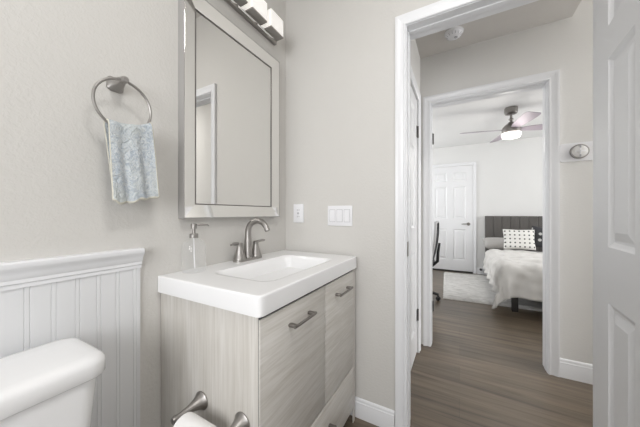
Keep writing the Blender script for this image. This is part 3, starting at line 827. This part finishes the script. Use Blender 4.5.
# rug
def rug():
    b = bmesh.new(); A = 70; Bn = 60; G = []
    x0, x1, y0, y1 = -.19, .95, 3.75, 5.36
    for i in range(A+1):
        row = []
        for j in range(Bn+1):
            x_, y_ = x0+(x1-x0)*i/A, y0+(y1-y0)*j/Bn
            e = min(i, A-i, j, Bn-j)
            jit = .010 if e == 0 else 0
            z_ = .004 if e == 0 else .030+.012*noise.noise(Vector((x_*16, y_*30, 0)))
            row.append(b.verts.new((x_+jit*noise.noise(Vector((x_*40, y_*40, 5))), y_+jit*noise.noise(Vector((x_*40, y_*40, 9))), z_)))
        G.append(row)
    for i in range(A):
        for j in range(Bn): b.faces.new((G[i][j], G[i+1][j], G[i+1][j+1], G[i][j+1]))
    edge = [G[i][0] for i in range(A+1)]+[G[A][j] for j in range(1, Bn+1)]+[G[i][Bn] for i in range(A-1, -1, -1)]+[G[0][j] for j in range(Bn-1, 0, -1)]
    lo = [b.verts.new((v.co.x, v.co.y, .0008)) for v in edge]
    for k in range(len(edge)):
        k2 = (k+1) % len(edge); b.faces.new((edge[k2], edge[k], lo[k], lo[k2]))
    b.faces.new(lo)
    for v in b.verts:
        d_ = Vector((v.co.x-x0, v.co.y-y0, 0)); a = R(2.5); v.co.x = x0+d_.x*math.cos(a)-d_.y*math.sin(a); v.co.y = y0+d_.x*math.sin(a)+d_.y*math.cos(a)
    m_ = MB(); m_.bm.free(); m_.bm = b
    o = m_.build('shag_rug', M_SHAG, None, None, 60); return o
tag(rug(), 'white shaggy rug on the bedroom floor beside the bed', 'rug')

# door stop on the baseboard
t = thing('door_stop', (.355, YD-.014, .13), 'small dark door stop low on the bedroom wall beside the door', 'door stop')
MB().lathe([(.022, 0), (.022, .006), (.010, .012), (.009, .040)], (.345, YD-.0145, .092), (0, -1, 0), 16).build('stem', M_DKNICK, t)
MB().lathe([(.016, .040), (.019, .043), (.019, .060), (.016, .064)], (.345, YD-.0145, .092), (0, -1, 0), 16).build('rubber_tip', M_BLACK, t)

# ------------------------------------------------------------------ office chair, backrest towards the doorway side (+X)
CX, CY = -.525, 3.70
t = thing('office_chair', (CX, CY, 0), 'black mesh office chair with a grey frame just inside the bedroom doorway', 'chair')
MB().lathe([(.035, .09), (.035, .14), (.028, .16), (.028, .30), (.018, .30), (.018, .43)], (CX, CY, 0), n=18).build('column', M_BLACK, t)
for k in range(5):
    a = R(-14+72*k); c_, s_ = math.cos(a), math.sin(a)
    leg = MB().tube([(CX+.02*c_, CY+.02*s_, .115), (CX+.16*c_, CY+.16*s_, .098), (CX+.295*c_, CY+.295*s_, .075)], [.030, .022, .015], 10).build('leg', M_BLACK, t)
    px_, py_ = CX+.29*c_, CY+.29*s_
    b = MB()
    for o_ in (-.014, .014):
        b.lathe([(0, -.008), (.022, -.008), (.026, -.004), (.026, .004), (.022, .008), (0, .008)], (px_-s_*o_, py_+c_*o_, .0265), (-s_, c_, 0), 16)
    b.box((px_-.012, py_-.012, .03), (px_+.012, py_+.012, .068), .004)
    b.build('caster', M_BLACK, leg)
rings = [[(x_, y_, z_) for x_, y_, z_ in rrect(CX-.02, CY, hx, hy, .09, z, 6)] for hx, hy, z in ((.20, .20, .43), (.235, .24, .445), (.245, .25, .475), (.235, .24, .505), (.19, .20, .520))]
MB().loft(rings).build('seat', M_MESHB, t, None, 60)
def backx(z): return CX+.215+.055*math.sin((z-.45)/.62*PI*.9)*.6+.055*((z-.5)/.5)
def halfw(z):
    k = (z-.53)/.50
    return .235*(1-.25*max(0, k-.75)/.25)*(.82+.18*min(1, k*2))
b = bmesh.new(); G = []
for i in range(25):
    z = .54+.47*i/24; row = []
    for j in range(17):
        v = j/8-1; row.append(b.verts.new((backx(z)-.045*v*v, CY+v*halfw(z), z)))
    G.append(row)
for i in range(24):
    for j in range(16): b.faces.new((G[i][j], G[i+1][j], G[i+1][j+1], G[i][j+1]))
bmesh.ops.solidify(b, geom=b.faces[:], thickness=.012)
m_ = MB(); m_.bm.free(); m_.bm = b; m_.build('backrest', M_MESHB, t, None, 60)
path = []
for s in (-1, 1):
    zz = [.54+.47*i/14 for i in range(15)]
    if s > 0: zz = zz[::-1]
    path += [(backx(z)-.030, CY+s*(halfw(z)+.006), z) for z in zz]
MB().tube(path, .019, 10, True).build('back_frame', M_GREYMET, t)
MB().tube([(CX+.05, CY, .42), (CX+.20, CY, .43), (CX+.27, CY, .50), (CX+.275, CY, .62), (backx(.74)+.02, CY, .74)], [.022, .022, .02, .018, .014], 12).build('back_support', M_BLACK, t)
for s in (-1, 1):
    yv = CY+s*.275
    arm = MB().tube([(CX+.02, CY+s*.20, .435), (CX+.02, yv, .45), (CX+.02, yv, .55), (CX+.02, yv, .665)], .014, 10).build('armrest', M_BLACK, t)
    MB().box((CX-.13, yv-.035, .665), (CX+.12, yv+.035, .69), .01).build('arm_pad', M_BLACK, arm)
